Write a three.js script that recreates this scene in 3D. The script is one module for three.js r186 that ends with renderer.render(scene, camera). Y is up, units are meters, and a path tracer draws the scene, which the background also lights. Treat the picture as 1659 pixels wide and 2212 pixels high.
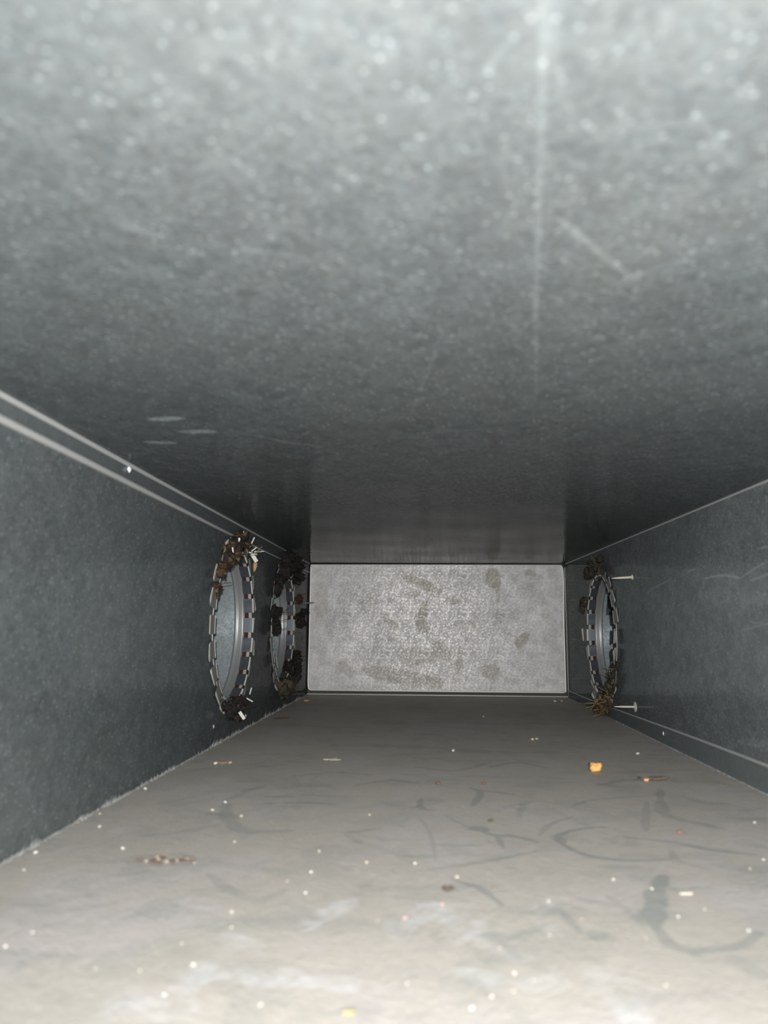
import * as THREE from 'three';
import { RoundedBoxGeometry } from 'three/addons/geometries/RoundedBoxGeometry.js';
import { mergeGeometries, mergeVertices } from 'three/addons/utils/BufferGeometryUtils.js';

// ---------------------------------------------------------------- camera, sky, lamp, exposure
const scene = new THREE.Scene();
const camera = new THREE.PerspectiveCamera(2 * Math.atan(1106 / 1640) * 180 / Math.PI, 1659 / 2212, 0.005, 50);
camera.position.set(0, 0.1025, 0);                 // just inside the open end of the duct, half way up
camera.rotation.set(0.15154, 0.0557, 0.006, 'YXZ');
camera.focus = 0.9; camera.userData.fStop = 10;
scene.add(camera);
scene.background = new THREE.Color().setRGB(0.62, 0.80, 0.86);   // overcast daylight outside the open end of the duct
const SKY = 0.5;
scene.backgroundIntensity = SKY;
const renderer = new THREE.WebGLRenderer({ antialias: true });
renderer.toneMapping = THREE.LinearToneMapping;
renderer.toneMappingExposure = 1.0;
renderer.shadowMap.enabled = true;
const FLASH = { power: 1.64, color: [1.0, 0.985, 0.965], at: [0.014, 0.116, 0.078], cone: 1.5, aim: [0.13, -0.01] };
const MOUTH = 0.10;                                // z of the open end, behind the camera

// ---------------------------------------------------------------- sizes (metres): a duct about 40 by 20 cm, 1.2 m deep
const XL = -0.186, XR = 0.2165, ZB = -1.2, LEN = MOUTH - ZB, WID = XR - XL;
const smooth = (a, b, x) => { const t = Math.min(1, Math.max(0, (x - a) / (b - a))); return t * t * (3 - 2 * t); };
const lerp = (a, b, t) => a + (b - a) * t;
function ceilingY(x, z) {                           // the top sheet hangs a little lower on the right and is bowed in its middle
  const t = (x - XL) / WID, s = (z - ZB) / 1.2;
  const yl = 0.2033, yr = 0.2029 - 0.0105 * Math.max(0, s);
  const u = 2 * t - 1;
  return lerp(yl, yr, t) + 0.0035 * smooth(0, 0.5, s) * (1 - u * u);
}

// ---------------------------------------------------------------- chance, noise
function rng(seed) { let a = seed >>> 0; return () => { a = (a + 0x6D2B79F5) | 0; let t = Math.imul(a ^ (a >>> 15), 1 | a); t = (t + Math.imul(t ^ (t >>> 7), 61 | t)) ^ t; return ((t ^ (t >>> 14)) >>> 0) / 4294967296; }; }
const rand = rng(20240611);
const rr = (a, b) => a + (b - a) * rand();
function h2(i, j, s) { let n = (Math.imul(i, 374761393) + Math.imul(j, 668265263) + Math.imul(s, 2147483647 ^ 0x5bd1e995)) | 0; n = Math.imul(n ^ (n >>> 13), 1274126177); n ^= n >>> 16; return (n >>> 0) / 4294967296; }
function vnoise(x, y, s) { const i = Math.floor(x), j = Math.floor(y), u = x - i, v = y - j, a = u * u * (3 - 2 * u), b = v * v * (3 - 2 * v); return lerp(lerp(h2(i, j, s), h2(i + 1, j, s), a), lerp(h2(i, j + 1, s), h2(i + 1, j + 1, s), a), b); }
function fbm(x, y, s, o = 4) { let t = 0, a = 0.5, n = 0; for (let k = 0; k < o; k++) { t += a * vnoise(x, y, s + k * 17); n += a; a *= 0.55; x *= 2.03; y *= 2.03; } return t / n; }
function n3(x, y, z, s) { const k = Math.floor(z), w = z - k, c = w * w * (3 - 2 * w); return lerp(vnoise(x, y, s + k * 131), vnoise(x, y, s + (k + 1) * 131), c); }
function cell(x, y, s, per = 0) {                   // nearest point of a jittered grid: [cell hash a, cell hash b, dx, dy, distance]
  const i = Math.floor(x), j = Math.floor(y); let bd = 9, out = null;
  for (let a = -1; a <= 1; a++) for (let b = -1; b <= 1; b++) {
    const ii = i + a, jj = j + b, pi = per ? ((ii % per) + per) % per : ii, pj = per ? ((jj % per) + per) % per : jj;
    const px = ii + h2(pi, pj, s), py = jj + h2(pi, pj, s + 1), dx = x - px, dy = y - py, d = dx * dx + dy * dy;
    if (d < bd) { bd = d; out = [h2(pi, pj, s + 2), h2(pi, pj, s + 3), dx, dy, d]; }
  }
  return out;
}

// ---------------------------------------------------------------- texture canvases in metres
function field(nx, ny) { return { nx, ny, d: new Float32Array(nx * ny) }; }
function stroke(f, map, pts, width, amount, seed, ragged = 0.35) {   // a soft ragged brush line; map turns metres into 0..1, width in metres
  const P = pts.map((p) => map(p)), sx = map.sx, sy = map.sy;        // sx, sy: metres per texture
  const Q = []; for (let k = 0; k + 1 < P.length; k++) { const n = 8; for (let i = 0; i < n; i++) { const t = i / n, a = P[Math.max(0, k - 1)], b = P[k], c = P[k + 1], d = P[Math.min(P.length - 1, k + 2)]; Q.push([0, 1].map((e) => 0.5 * (2 * b[e] + (c[e] - a[e]) * t + (2 * a[e] - 5 * b[e] + 4 * c[e] - d[e]) * t * t + (3 * b[e] - a[e] - 3 * c[e] + d[e]) * t * t * t))); } } Q.push(P[P.length - 1]);
  const R = width * 0.5, pad = R * 1.6;
  for (let k = 0; k + 1 < Q.length; k++) {
    const ax = Q[k][0] * sx, ay = Q[k][1] * sy, bx = Q[k + 1][0] * sx, by = Q[k + 1][1] * sy, L2 = (bx - ax) ** 2 + (by - ay) ** 2 + 1e-12;
    const x0 = Math.max(0, Math.floor((Math.min(ax, bx) - pad) / sx * f.nx)), x1 = Math.min(f.nx - 1, Math.ceil((Math.max(ax, bx) + pad) / sx * f.nx));
    const y0 = Math.max(0, Math.floor((Math.min(ay, by) - pad) / sy * f.ny)), y1 = Math.min(f.ny - 1, Math.ceil((Math.max(ay, by) + pad) / sy * f.ny));
    for (let y = y0; y <= y1; y++) for (let x = x0; x <= x1; x++) {
      const px = (x + 0.5) / f.nx * sx, py = (y + 0.5) / f.ny * sy, t = Math.min(1, Math.max(0, ((px - ax) * (bx - ax) + (py - ay) * (by - ay)) / L2));
      const g = Math.hypot(px - ax - t * (bx - ax), py - ay - t * (by - ay)) / R, along = (k + t) / (Q.length - 1);
      const edge = 1 - ragged * 1.6 * (fbm(px / width * 1.7 + 9, py / width * 1.7, seed, 3) - 0.2), taper = Math.min(1, 0.55 + 1.6 * Math.min(along, 1 - along));
      const v = amount * (1 - smooth(0.55, 1, g / (edge * taper + 0.05)));
      if (v > f.d[y * f.nx + x]) f.d[y * f.nx + x] = v;
    }
  }
}
const srgb = (v) => { v = Math.min(1, Math.max(0, v)); return Math.round(255 * (v <= 0.0031308 ? v * 12.92 : 1.055 * v ** (1 / 2.4) - 0.055)); };
function colorMap(nx, ny, fn) {                     // fn(u, v) -> linear r, g, b
  const d = new Uint8Array(nx * ny * 4);
  for (let y = 0; y < ny; y++) for (let x = 0; x < nx; x++) { const c = fn((x + 0.5) / nx, (y + 0.5) / ny, x, y), o = 4 * (y * nx + x); d[o] = srgb(c[0]); d[o + 1] = srgb(c[1]); d[o + 2] = srgb(c[2]); d[o + 3] = 255; }
  return texture(d, nx, ny, true);
}
function grayMap(nx, ny, fn) { const d = new Uint8Array(nx * ny * 4); for (let y = 0; y < ny; y++) for (let x = 0; x < nx; x++) { const v = Math.round(255 * Math.min(1, Math.max(0, fn((x + 0.5) / nx, (y + 0.5) / ny)))), o = 4 * (y * nx + x); d[o] = d[o + 1] = d[o + 2] = v; d[o + 3] = 255; } return texture(d, nx, ny, false); }
function texture(d, nx, ny, color) { const t = new THREE.DataTexture(d, nx, ny); t.wrapS = t.wrapT = THREE.RepeatWrapping; t.magFilter = THREE.LinearFilter; t.minFilter = THREE.LinearMipmapLinearFilter; t.generateMipmaps = true; if (color) t.colorSpace = THREE.SRGBColorSpace; t.needsUpdate = true; return t; }
const sized = (t, a, b) => { const c = t.clone(); c.repeat.set(a, b); c.needsUpdate = true; return c; };
// ---------------------------------------------------------------- marks on the sheets, in metres on each sheet: [points, width, strength]
const FLOOR_TRAILS = [
  [[[0.092,-0.419],[0.081,-0.416],[0.069,-0.406],[0.064,-0.395],[0.066,-0.381],[0.072,-0.369],[0.082,-0.363],[0.094,-0.362],[0.109,-0.365]],0.005,0.8],
  [[[0.065,-0.399],[0.065,-0.391]],0.009,0.6],
  [[[0.074,-0.352],[0.091,-0.352]],0.005,0.5],
  [[[0.025,-0.411],[0.028,-0.409]],0.011,0.7],
  [[[0.026,-0.409],[0.034,-0.399],[0.043,-0.398],[0.053,-0.388]],0.005,0.7],
  [[[0.035,-0.399],[0.036,-0.377]],0.004,0.5],
  [[[0.028,-0.513],[0.034,-0.497],[0.027,-0.462]],0.007,0.6],
  [[[0.035,-0.504],[0.054,-0.495]],0.007,0.5],
  [[[-0.003,-0.477],[-0.003,-0.454],[0.004,-0.449]],0.006,0.6],
  [[[-0.004,-0.432],[0.002,-0.4],[0.004,-0.355]],0.003,0.35],
  [[[0.004,-0.38],[0.026,-0.38]],0.004,0.5],
  [[[-0.013,-0.361],[0.004,-0.361]],0.006,0.45],
  [[[0.001,-0.342],[0.022,-0.353],[0.05,-0.372]],0.005,0.45],
  [[[0.01,-0.331],[0.018,-0.323],[0.022,-0.318],[0.028,-0.302]],0.005,0.6],
  [[[0.098,-0.34],[0.088,-0.318],[0.082,-0.298],[0.079,-0.287]],0.011,0.7],
  [[[0.079,-0.287],[0.079,-0.272],[0.082,-0.266],[0.091,-0.266],[0.104,-0.273],[0.112,-0.282]],0.008,0.6],
  [[[0.098,-0.4],[0.119,-0.393],[0.131,-0.382],[0.149,-0.375]],0.006,0.6],
  [[[0.149,-0.516],[0.132,-0.454],[0.137,-0.439],[0.152,-0.421]],0.01,0.45],
  [[[0.085,-0.467],[0.102,-0.484],[0.14,-0.499]],0.006,0.4],
  [[[0.056,-0.4],[0.065,-0.423],[0.079,-0.439]],0.005,0.45],
  [[[0.049,-0.296],[0.052,-0.278]],0.005,0.5],
  [[[0.057,-0.276],[0.058,-0.275]],0.012,0.5],
  [[[0.058,-0.31],[0.074,-0.303]],0.005,0.35],
  [[[0.014,-0.275],[0.029,-0.272],[0.04,-0.284]],0.008,0.3],
  [[[-0.116,-0.456],[-0.105,-0.42],[-0.091,-0.398],[-0.069,-0.399]],0.011,0.45],
  [[[-0.117,-0.462],[-0.112,-0.488],[-0.104,-0.509]],0.009,0.35],
  [[[-0.097,-0.476],[-0.08,-0.477]],0.006,0.5],
  [[[-0.093,-0.458],[-0.073,-0.462],[-0.053,-0.459]],0.006,0.45],
  [[[-0.04,-0.397],[-0.024,-0.407]],0.006,0.5],
  [[[-0.039,-0.393],[-0.031,-0.381]],0.006,0.4],
  [[[-0.139,-0.385],[-0.124,-0.391],[-0.106,-0.41]],0.008,0.3],
  [[[-0.09,-0.329],[-0.076,-0.311],[-0.063,-0.301],[-0.055,-0.312]],0.007,0.35],
  [[[-0.046,-0.514],[-0.025,-0.531],[-0.006,-0.525]],0.008,0.4],
  [[[-0.09,-0.541],[-0.066,-0.557],[-0.039,-0.549]],0.009,0.35],
  [[[0.048,-0.588],[0.07,-0.61],[0.088,-0.588]],0.009,0.4],
  [[[-0.007,-0.584],[0.02,-0.571],[0.049,-0.608]],0.009,0.4],
  [[[0.112,-0.528],[0.134,-0.545],[0.156,-0.546]],0.009,0.4],
  [[[-0.123,-0.573],[-0.104,-0.585]],0.009,0.35],
  [[[0.094,-0.323],[0.112,-0.327]],0.005,0.3],
  [[[0.011,-0.252],[0.028,-0.254],[0.036,-0.247]],0.009,0.25],
  [[[0.096,-0.261],[0.098,-0.248]],0.01,0.35],
  [[[-0.15,-0.29],[-0.13,-0.285],[-0.115,-0.293]],0.009,0.25],
  [[[0.069,-0.316],[0.076,-0.285]],0.004,0.3],
  [[[-0.116,-0.249],[-0.121,-0.242]],0.009,0.25],
  [[[0.01,-0.439],[0.016,-0.424],[0.025,-0.407]],0.003,0.4],
  [[[0.05,-0.437],[0.06,-0.476],[0.076,-0.472]],0.007,0.3],
  [[[0.131,-0.482],[0.111,-0.413]],0.006,0.4],
  [[[0.114,-0.381],[0.111,-0.363],[0.122,-0.351]],0.005,0.35],
];
const FLOOR_PALE = [
  [[[-0.041,-0.275],[-0.036,-0.287],[-0.028,-0.302]],0.009,0.7],
  [[[-0.028,-0.34],[-0.023,-0.331]],0.008,0.6],
  [[[-0.007,-0.279],[-0.0,-0.294],[0.011,-0.298],[0.014,-0.283],[0.014,-0.271],[0.024,-0.266],[0.029,-0.259]],0.013,0.6],
  [[[-0.01,-0.271],[-0.003,-0.29]],0.01,0.5],
  [[[0.041,-0.295],[0.046,-0.31],[0.051,-0.31]],0.006,0.7],
  [[[0.042,-0.291],[0.041,-0.275]],0.008,0.4],
  [[[-0.07,-0.228],[-0.063,-0.24],[-0.049,-0.238],[-0.022,-0.236]],0.014,0.5],
  [[[-0.082,-0.217],[-0.065,-0.218]],0.014,0.5],
  [[[0.012,-0.245],[0.028,-0.238],[0.038,-0.244]],0.014,0.4],
  [[[0.049,-0.248],[0.053,-0.229],[0.059,-0.224]],0.014,0.45],
  [[[-0.065,-0.267],[-0.053,-0.257]],0.009,0.4],
  [[[-0.156,-0.392],[-0.146,-0.398]],0.009,0.3],
];
const CEILING_SCUFFS = [
  [[[0.016,-0.087],[0.02,-0.114],[0.024,-0.146],[0.034,-0.222],[0.047,-0.313]],0.0016,0.7],
  [[[0.019,-0.102],[0.022,-0.116],[0.026,-0.132]],0.0012,0.3],
  [[[-0.022,-0.386],[0.007,-0.38],[0.035,-0.371],[0.056,-0.36],[0.078,-0.349],[0.096,-0.337],[0.107,-0.325]],0.0022,0.45],
  [[[0.032,-0.172],[0.037,-0.178],[0.045,-0.188],[0.054,-0.199],[0.06,-0.204]],0.003,0.8],
  [[[0.022,-0.158],[0.019,-0.18]],0.0016,0.5],
  [[[0.006,-0.242],[0.001,-0.288],[-0.008,-0.358]],0.0016,0.4],
  [[[-0.076,-0.173],[-0.072,-0.176],[-0.068,-0.18]],0.004,0.8],
  [[[-0.133,-0.354],[-0.118,-0.352]],0.006,0.9],
  [[[-0.126,-0.378],[-0.11,-0.378]],0.006,0.8],
  [[[-0.152,-0.398],[-0.138,-0.402]],0.005,0.8],
  [[[-0.089,-0.387],[-0.076,-0.402],[-0.057,-0.414]],0.0025,0.4],
  [[[-0.02,-0.15],[-0.014,-0.157]],0.003,0.5],
  [[[0.01,-0.124],[0.014,-0.116]],0.002,0.5],
  [[[-0.047,-0.187],[-0.035,-0.191]],0.004,0.35],
  [[[0.051,-0.133],[0.066,-0.152]],0.002,0.4],
  [[[-0.08,-0.352],[-0.072,-0.408]],0.006,0.15],
];
const RIGHT_SCRATCHES = [
  [[[-0.766,0.137],[-0.734,0.142],[-0.685,0.147]],0.0016,0.8],
  [[[-0.643,0.15],[-0.623,0.151]],0.0016,0.9],
  [[[-0.607,0.142],[-0.569,0.142],[-0.537,0.138]],0.002,0.9],
  [[[-0.537,0.138],[-0.506,0.144],[-0.496,0.145]],0.0018,0.9],
  [[[-0.508,0.155],[-0.488,0.155]],0.002,0.8],
  [[[-0.522,0.135],[-0.49,0.138]],0.002,0.7],
  [[[-0.625,0.159],[-0.575,0.164],[-0.532,0.168]],0.0012,0.4],
  [[[-0.677,0.145],[-0.673,0.144]],0.0024,0.8],
  [[[-0.542,0.102],[-0.498,0.107]],0.002,0.5],
  [[[-0.717,0.115],[-0.652,0.126]],0.0012,0.4],
  [[[-0.591,0.12],[-0.538,0.128]],0.0013,0.4],
  [[[-0.637,0.08],[-0.578,0.089]],0.0013,0.3],
  [[[-0.526,0.108],[-0.496,0.106]],0.0015,0.5],
];
const BACK_STAINS = [
  [[[0.104,0.187],[0.109,0.171]],0.0254,0.9],
  [[[0.111,0.168],[0.113,0.144]],0.0073,0.7],
  [[[-0.004,0.175],[0.006,0.165]],0.0198,0.9],
  [[[0.006,0.164],[0.023,0.161]],0.0127,0.6],
  [[[-0.033,0.181],[-0.014,0.177]],0.0169,0.75],
  [[[-0.002,0.14],[-0.008,0.112],[-0.005,0.102]],0.0226,0.8],
  [[[0.155,0.093],[0.142,0.081]],0.0198,0.9],
  [[[-0.094,0.038],[-0.05,0.03],[-0.022,0.025],[0.019,0.02]],0.0268,0.6],
  [[[-0.039,0.057],[0.011,0.06]],0.0268,0.5],
  [[[0.02,0.074],[0.028,0.061]],0.0268,0.55],
  [[[0.091,0.04],[0.107,0.034]],0.024,0.65],
  [[[-0.067,0.12],[-0.044,0.101]],0.0127,0.6],
  [[[-0.09,0.148],[-0.084,0.14]],0.0169,0.4],
  [[[-0.164,0.168],[-0.166,0.123]],0.0282,0.4],
  [[[0.157,0.19],[0.168,0.188]],0.0127,0.6],
  [[[0.034,0.146],[0.051,0.145]],0.0141,0.45],
  [[[-0.025,0.156],[-0.011,0.154]],0.0141,0.45],
  [[[0.053,0.074],[0.05,0.031]],0.0099,0.6],
  [[[0.184,0.147],[0.186,0.122]],0.0169,0.3],
  [[[0.167,0.019],[0.18,0.016]],0.0085,0.4],
  [[[0.07,0.116],[0.078,0.099]],0.0113,0.4],
  [[[-0.133,0.046],[-0.116,0.03]],0.0169,0.35],
];
const CRUMBS = [[-0.1786,-0.4948],[-0.1185,-0.4628],[-0.1009,-0.4297],[-0.0923,-0.3805],[-0.0496,-0.3684],[-0.0265,-0.3533],[-0.0568,-0.3263],[-0.0489,-0.3382],[-0.1799,-0.4296],[-0.1685,-0.4033],[-0.1779,-0.3561],[-0.1705,-0.3322],[-0.1413,-0.3659],[-0.0672,-0.2773],[-0.0707,-0.2908],[-0.0471,-0.3128],[-0.08,-0.2626],[-0.0714,-0.2473],[-0.0456,-0.2241],[-0.1356,-0.2561],[-0.133,-0.268],[-0.0174,-0.2869],[-0.1204,-0.4425],[-0.0316,-0.4394],[-0.0737,-0.2278],[-0.1002,-0.2429],[-0.0862,-0.2423],[0.0663,-0.9202],[0.1923,-1.1221],[0.1824,-1.1175],[0.0225,-0.6643],[0.1752,-0.663],[0.0462,-0.3108],[0.0551,-0.2935],[0.0415,-0.2785],[0.0236,-0.2663],[0.0263,-0.2483],[0.0312,-0.2441],[0.0182,-0.2332],[0.0123,-0.2261],[0.0694,-0.2436],[0.0897,-0.3275],[0.0905,-0.2981],[0.0732,-0.2774],[0.1027,-0.3065],[0.1107,-0.2868],[0.1515,-0.3707],[0.14,-0.3572],[0.1758,-0.4384],[0.0771,-0.3381],[-0.0051,-0.3528],[0.0123,-0.336],[-0.0057,-0.2396],[0.0248,-0.237]] ;

// zinc spangle: a tile 6 cm wide of crystals about 2 mm across, each a facet tilted its own way
const TILE = 0.06;
const spangleBump = grayMap(512, 512, (u, v) => { const c = cell(u * 28, v * 28, 5, 28), f = cell(u * 60, v * 60, 55, 60); return 0.5 + 0.42 * ((c[0] - 0.5) * c[2] * 2 + (c[1] - 0.5) * c[3] * 2) + 0.10 * ((f[0] - 0.5) * f[2] + (f[1] - 0.5) * f[3]); });
const spangleRough = grayMap(512, 512, (u, v) => { const c = cell(u * 28, v * 28, 5, 28), f = cell(u * 60, v * 60, 55, 60); return 0.72 + 0.34 * (c[0] - 0.5) + 0.14 * (f[1] - 0.5); });
const spangleMetal = grayMap(512, 512, (u, v) => { const f = cell(u * 44, v * 44, 57, 44), c = cell(u * 28, v * 28, 5, 28), e = 1 - smooth(0.04, 0.30, f[4]); return 0.86 + 0.09 * (c[1] - 0.5) - (f[0] > 0.968 ? 0.40 * e : f[0] > 0.8 ? 0.13 * e * (f[1] + 0.2) : 0); });
const waves = (() => {                              // slow waviness of thin sheet, as a normal map 40 cm wide
  const n = 256, h = new Float32Array(n * n), per = (x, y) => { let t = 0; for (const [a, b, p, m] of [[1, 1, 0.3, 1], [2, -1, 1.9, 0.5], [1, 3, 4.1, 0.35], [3, 2, 2.2, 0.3], [-2, 4, 0.7, 0.2], [5, 1, 3.3, 0.14]]) t += m * Math.sin(2 * Math.PI * (a * x + b * y) + p); return t; };
  for (let y = 0; y < n; y++) for (let x = 0; x < n; x++) h[y * n + x] = per(x / n, y / n);
  const d = new Uint8Array(n * n * 4), k = 0.030;
  for (let y = 0; y < n; y++) for (let x = 0; x < n; x++) { const gx = (h[y * n + (x + 1) % n] - h[y * n + (x + n - 1) % n]) * k * 8, gy = (h[((y + 1) % n) * n + x] - h[((y + n - 1) % n) * n + x]) * k * 8, o = 4 * (y * n + x); d[o] = Math.round(127.5 - 127.5 * gx); d[o + 1] = Math.round(127.5 - 127.5 * gy); d[o + 2] = 255; d[o + 3] = 255; }
  return texture(d, n, n, false);
})();
function zinc(map, a, b, o = {}) {                  // a, b: metres that one turn of the uv covers
  const m = new THREE.MeshPhysicalMaterial({ color: 0xffffff, map, metalness: o.metalness ?? 0.84, specularColor: new THREE.Color().setScalar(o.edge ?? 0.055), specularIntensity: o.spec ?? 0.1, metalnessMap: sized(spangleMetal, a / TILE, b / TILE), roughness: o.roughness ?? 0.17, roughnessMap: sized(spangleRough, a / TILE, b / TILE), bumpMap: sized(spangleBump, a / TILE, b / TILE), bumpScale: o.bump ?? 0.00007, normalMap: sized(waves, a / 0.4, b / 0.4), normalScale: new THREE.Vector2(o.wave ?? 0.35, o.wave ?? 0.35) });
  return m;
}
const frame = (a0, b0, sa, sb) => { const m = (p) => [(p[0] - a0) / sa, (p[1] - b0) / sb]; m.sx = Math.abs(sa); m.sy = Math.abs(sb); return m; };
const tint = (v, w) => [v * (0.905 + 0.05 * w), v * 1.0, v * (1.025 - 0.06 * w)];

function sheetColor(nx, ny, sx, sy, base, seed, marks, extra) {
  return colorMap(nx, ny, (u, v, x, y) => {
    const mx = u * sx, my = v * sy, c = cell(mx / 0.0022, my / 0.0022, seed), b = cell(mx / 0.0046, my / 0.0046, seed + 9);
    let g = base * (1 + 0.10 * (c[0] - 0.5) + 0.08 * (b[1] - 0.5) + 0.12 * (fbm(mx / 0.05, my / 0.05, seed + 3, 4) - 0.5) + 0.26 * (fbm(mx / 0.007, my / 0.007, seed + 4, 2) - 0.5));
    let w = 0.5 * (fbm(mx / 0.03, my / 0.03, seed + 5, 3) - 0.5) + 0.5 * (c[1] - 0.5);
    const s = marks ? marks.d[y * nx + x] : 0;
    g = lerp(g, Math.min(0.95, base * 3.2), s * 0.85);
    return tint(g, w);
  });
}
const ceilingScuffs = field(768, 2048); { const m = frame(XL, MOUTH, WID, -LEN); CEILING_SCUFFS.forEach(([p, w, s], k) => stroke(ceilingScuffs, m, p, w * (k < 2 ? 1.5 : k > 6 && k < 10 ? 1.6 : 1.2), s * (k < 11 && k !== 3 ? (k > 6 ? 1.0 : 0.26) : 0.34), 40 + k)); }
const rightScratches = field(512, 2048); { const m = frame(MOUTH, 0, -LEN, 0.21), t = (p) => { const q = m(p); return [q[1], q[0]]; }; t.sx = 0.21; t.sy = LEN; RIGHT_SCRATCHES.forEach(([p, w, s], k) => stroke(rightScratches, t, p, w * 1.3, s * 0.5, 70 + k, 0.6)); stroke(rightScratches, t, [[-0.56, 0.026], [-0.5, 0.030], [-0.44, 0.027]], 0.014, 0.22, 88, 0.9); stroke(rightScratches, t, [[-0.62, 0.13], [-0.55, 0.125], [-0.46, 0.12]], 0.02, 0.12, 89, 0.9); }
const backStains = field(1024, 512); { const m = frame(XL, 0, WID, 0.2065); BACK_STAINS.forEach(([p, w, s], k) => stroke(backStains, m, p, w * 1.45, Math.min(1, s * 1.15), 90 + k, 0.6)); }
const floorTrails = field(1024, 2048), floorPale = field(1024, 2048); { const m = frame(XL, MOUTH, WID, -LEN); FLOOR_TRAILS.forEach(([p, w, s], k) => stroke(floorTrails, m, p, w * 1.25, Math.min(1, s * 1.18), 110 + k, 0.6)); FLOOR_PALE.forEach(([p, w, s], k) => stroke(floorPale, m, p, w * 2.0, s, 160 + k, 0.85)); }

const ceilingMat = zinc(sheetColor(768, 2048, WID, LEN, 0.34, 11, ceilingScuffs), WID, LEN);
const leftMat = zinc(sheetColor(512, 2048, 0.21, LEN, 0.31, 23, null), 0.21, LEN);
const rightMat = zinc(sheetColor(512, 2048, 0.21, LEN, 0.43, 31, rightScratches), 0.21, LEN);
const backMat = zinc(colorMap(1024, 512, (u, v, x, y) => {
  const mx = u * WID, my = v * 0.2065, c = cell(mx / 0.0016, my / 0.0016, 61), n = fbm(mx / 0.012, my / 0.012, 64, 4), crack = Math.abs(fbm(mx / 0.0035, my / 0.0035, 66, 3) - 0.5);
  let g = 0.60 * (1 + 0.08 * (c[0] - 0.5) + 0.46 * (n - 0.5) + 0.35 * (fbm(mx / 0.06, my / 0.06, 68, 3) - 0.5)) * (1 - 0.15 * (1 - smooth(0.0, 0.07, crack)));
  const s = backStains.d[y * 1024 + x];
  return [lerp(g * 1.02, 0.34, s * 0.75), lerp(g * 0.99, 0.315, s * 0.75), lerp(g * 0.98, 0.275, s * 0.75)];
}), WID, 0.2065, { metalness: 0.25, roughness: 0.7, bump: 0.00005 });

// the floor: bare zinc under a coat of pale dust, with trails rubbed through it
const floorMap = colorMap(1024, 2048, (u, v, x, y) => {
  const mx = u * WID, my = v * LEN, o = y * 1024 + x;
  const patch = fbm(mx / 0.045 + 3, my / 0.06, 81, 4), fine = fbm(mx / 0.004, my / 0.004, 84, 3), streak = fbm(mx / 0.03 + 3 * fbm(mx / 0.04, my / 0.04, 88, 2), my / 0.014 + 2 * fbm(mx / 0.03, my / 0.03, 89, 2), 86, 3);
  let d = 0.39 * (1 + 0.16 * (patch - 0.5) + 0.12 * (fine - 0.5)), cool = smooth(0.52, 0.72, patch) * 0.5;
  const blot = fbm(mx / 0.022 + 7 + 1.5 * fbm(mx / 0.03, my / 0.03, 91, 2), my / 0.026, 92, 4), thin = smooth(0.58, 0.76, streak) * 0.32 + smooth(0.54, 0.66, blot) * 0.26, tr = Math.min(1, floorTrails.d[o] * (0.75 + 0.5 * fine) + thin), pale = floorPale.d[o] * smooth(0.25, 0.75, 0.5 * fine + 0.5 * fbm(mx / 0.011, my / 0.014, 99, 3));
  let r = d * 1.05, g = d * 0.962, b = d * lerp(0.865, 0.965, cool);
  r = lerp(r, 0.232, tr * 0.8); g = lerp(g, 0.245, tr * 0.8); b = lerp(b, 0.23, tr * 0.8);
  r = lerp(r, 0.56, pale * 0.75); g = lerp(g, 0.57, pale * 0.75); b = lerp(b, 0.585, pale * 0.75);
  const sm = Math.exp(-(((mx + XL + 0.112) / 0.0135) ** 2) - (((MOUTH - my + 0.3475) / 0.0062) ** 2)) * smooth(0.35, 0.62, fbm(mx / 0.003, my / 0.003, 95, 3)) * 1.3;   // the rust-brown spill
  const q = Math.min(1, sm); r = lerp(r, 0.22, q); g = lerp(g, 0.13, q); b = lerp(b, 0.09, q);
  return [r, g, b];
});
const floorMat = new THREE.MeshPhysicalMaterial({ map: floorMap, metalness: 0.0, roughness: 0.72, specularIntensity: 0.5, bumpMap: sized(grayMap(512, 512, (u, v) => fbm(u * 64, v * 64, 71, 3)), WID / 0.1, LEN / 0.1), bumpScale: 0.00025 });

const brightEdge = new THREE.MeshPhysicalMaterial({ color: new THREE.Color().setRGB(0.84, 0.83, 0.80), metalness: 0.35, roughness: 0.4 });
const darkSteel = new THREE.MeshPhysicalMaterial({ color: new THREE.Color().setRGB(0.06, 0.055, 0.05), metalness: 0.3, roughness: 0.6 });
const lipSteel = new THREE.MeshPhysicalMaterial({ color: new THREE.Color().setRGB(0.30, 0.29, 0.27), metalness: 0.6, roughness: 0.5 });

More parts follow.
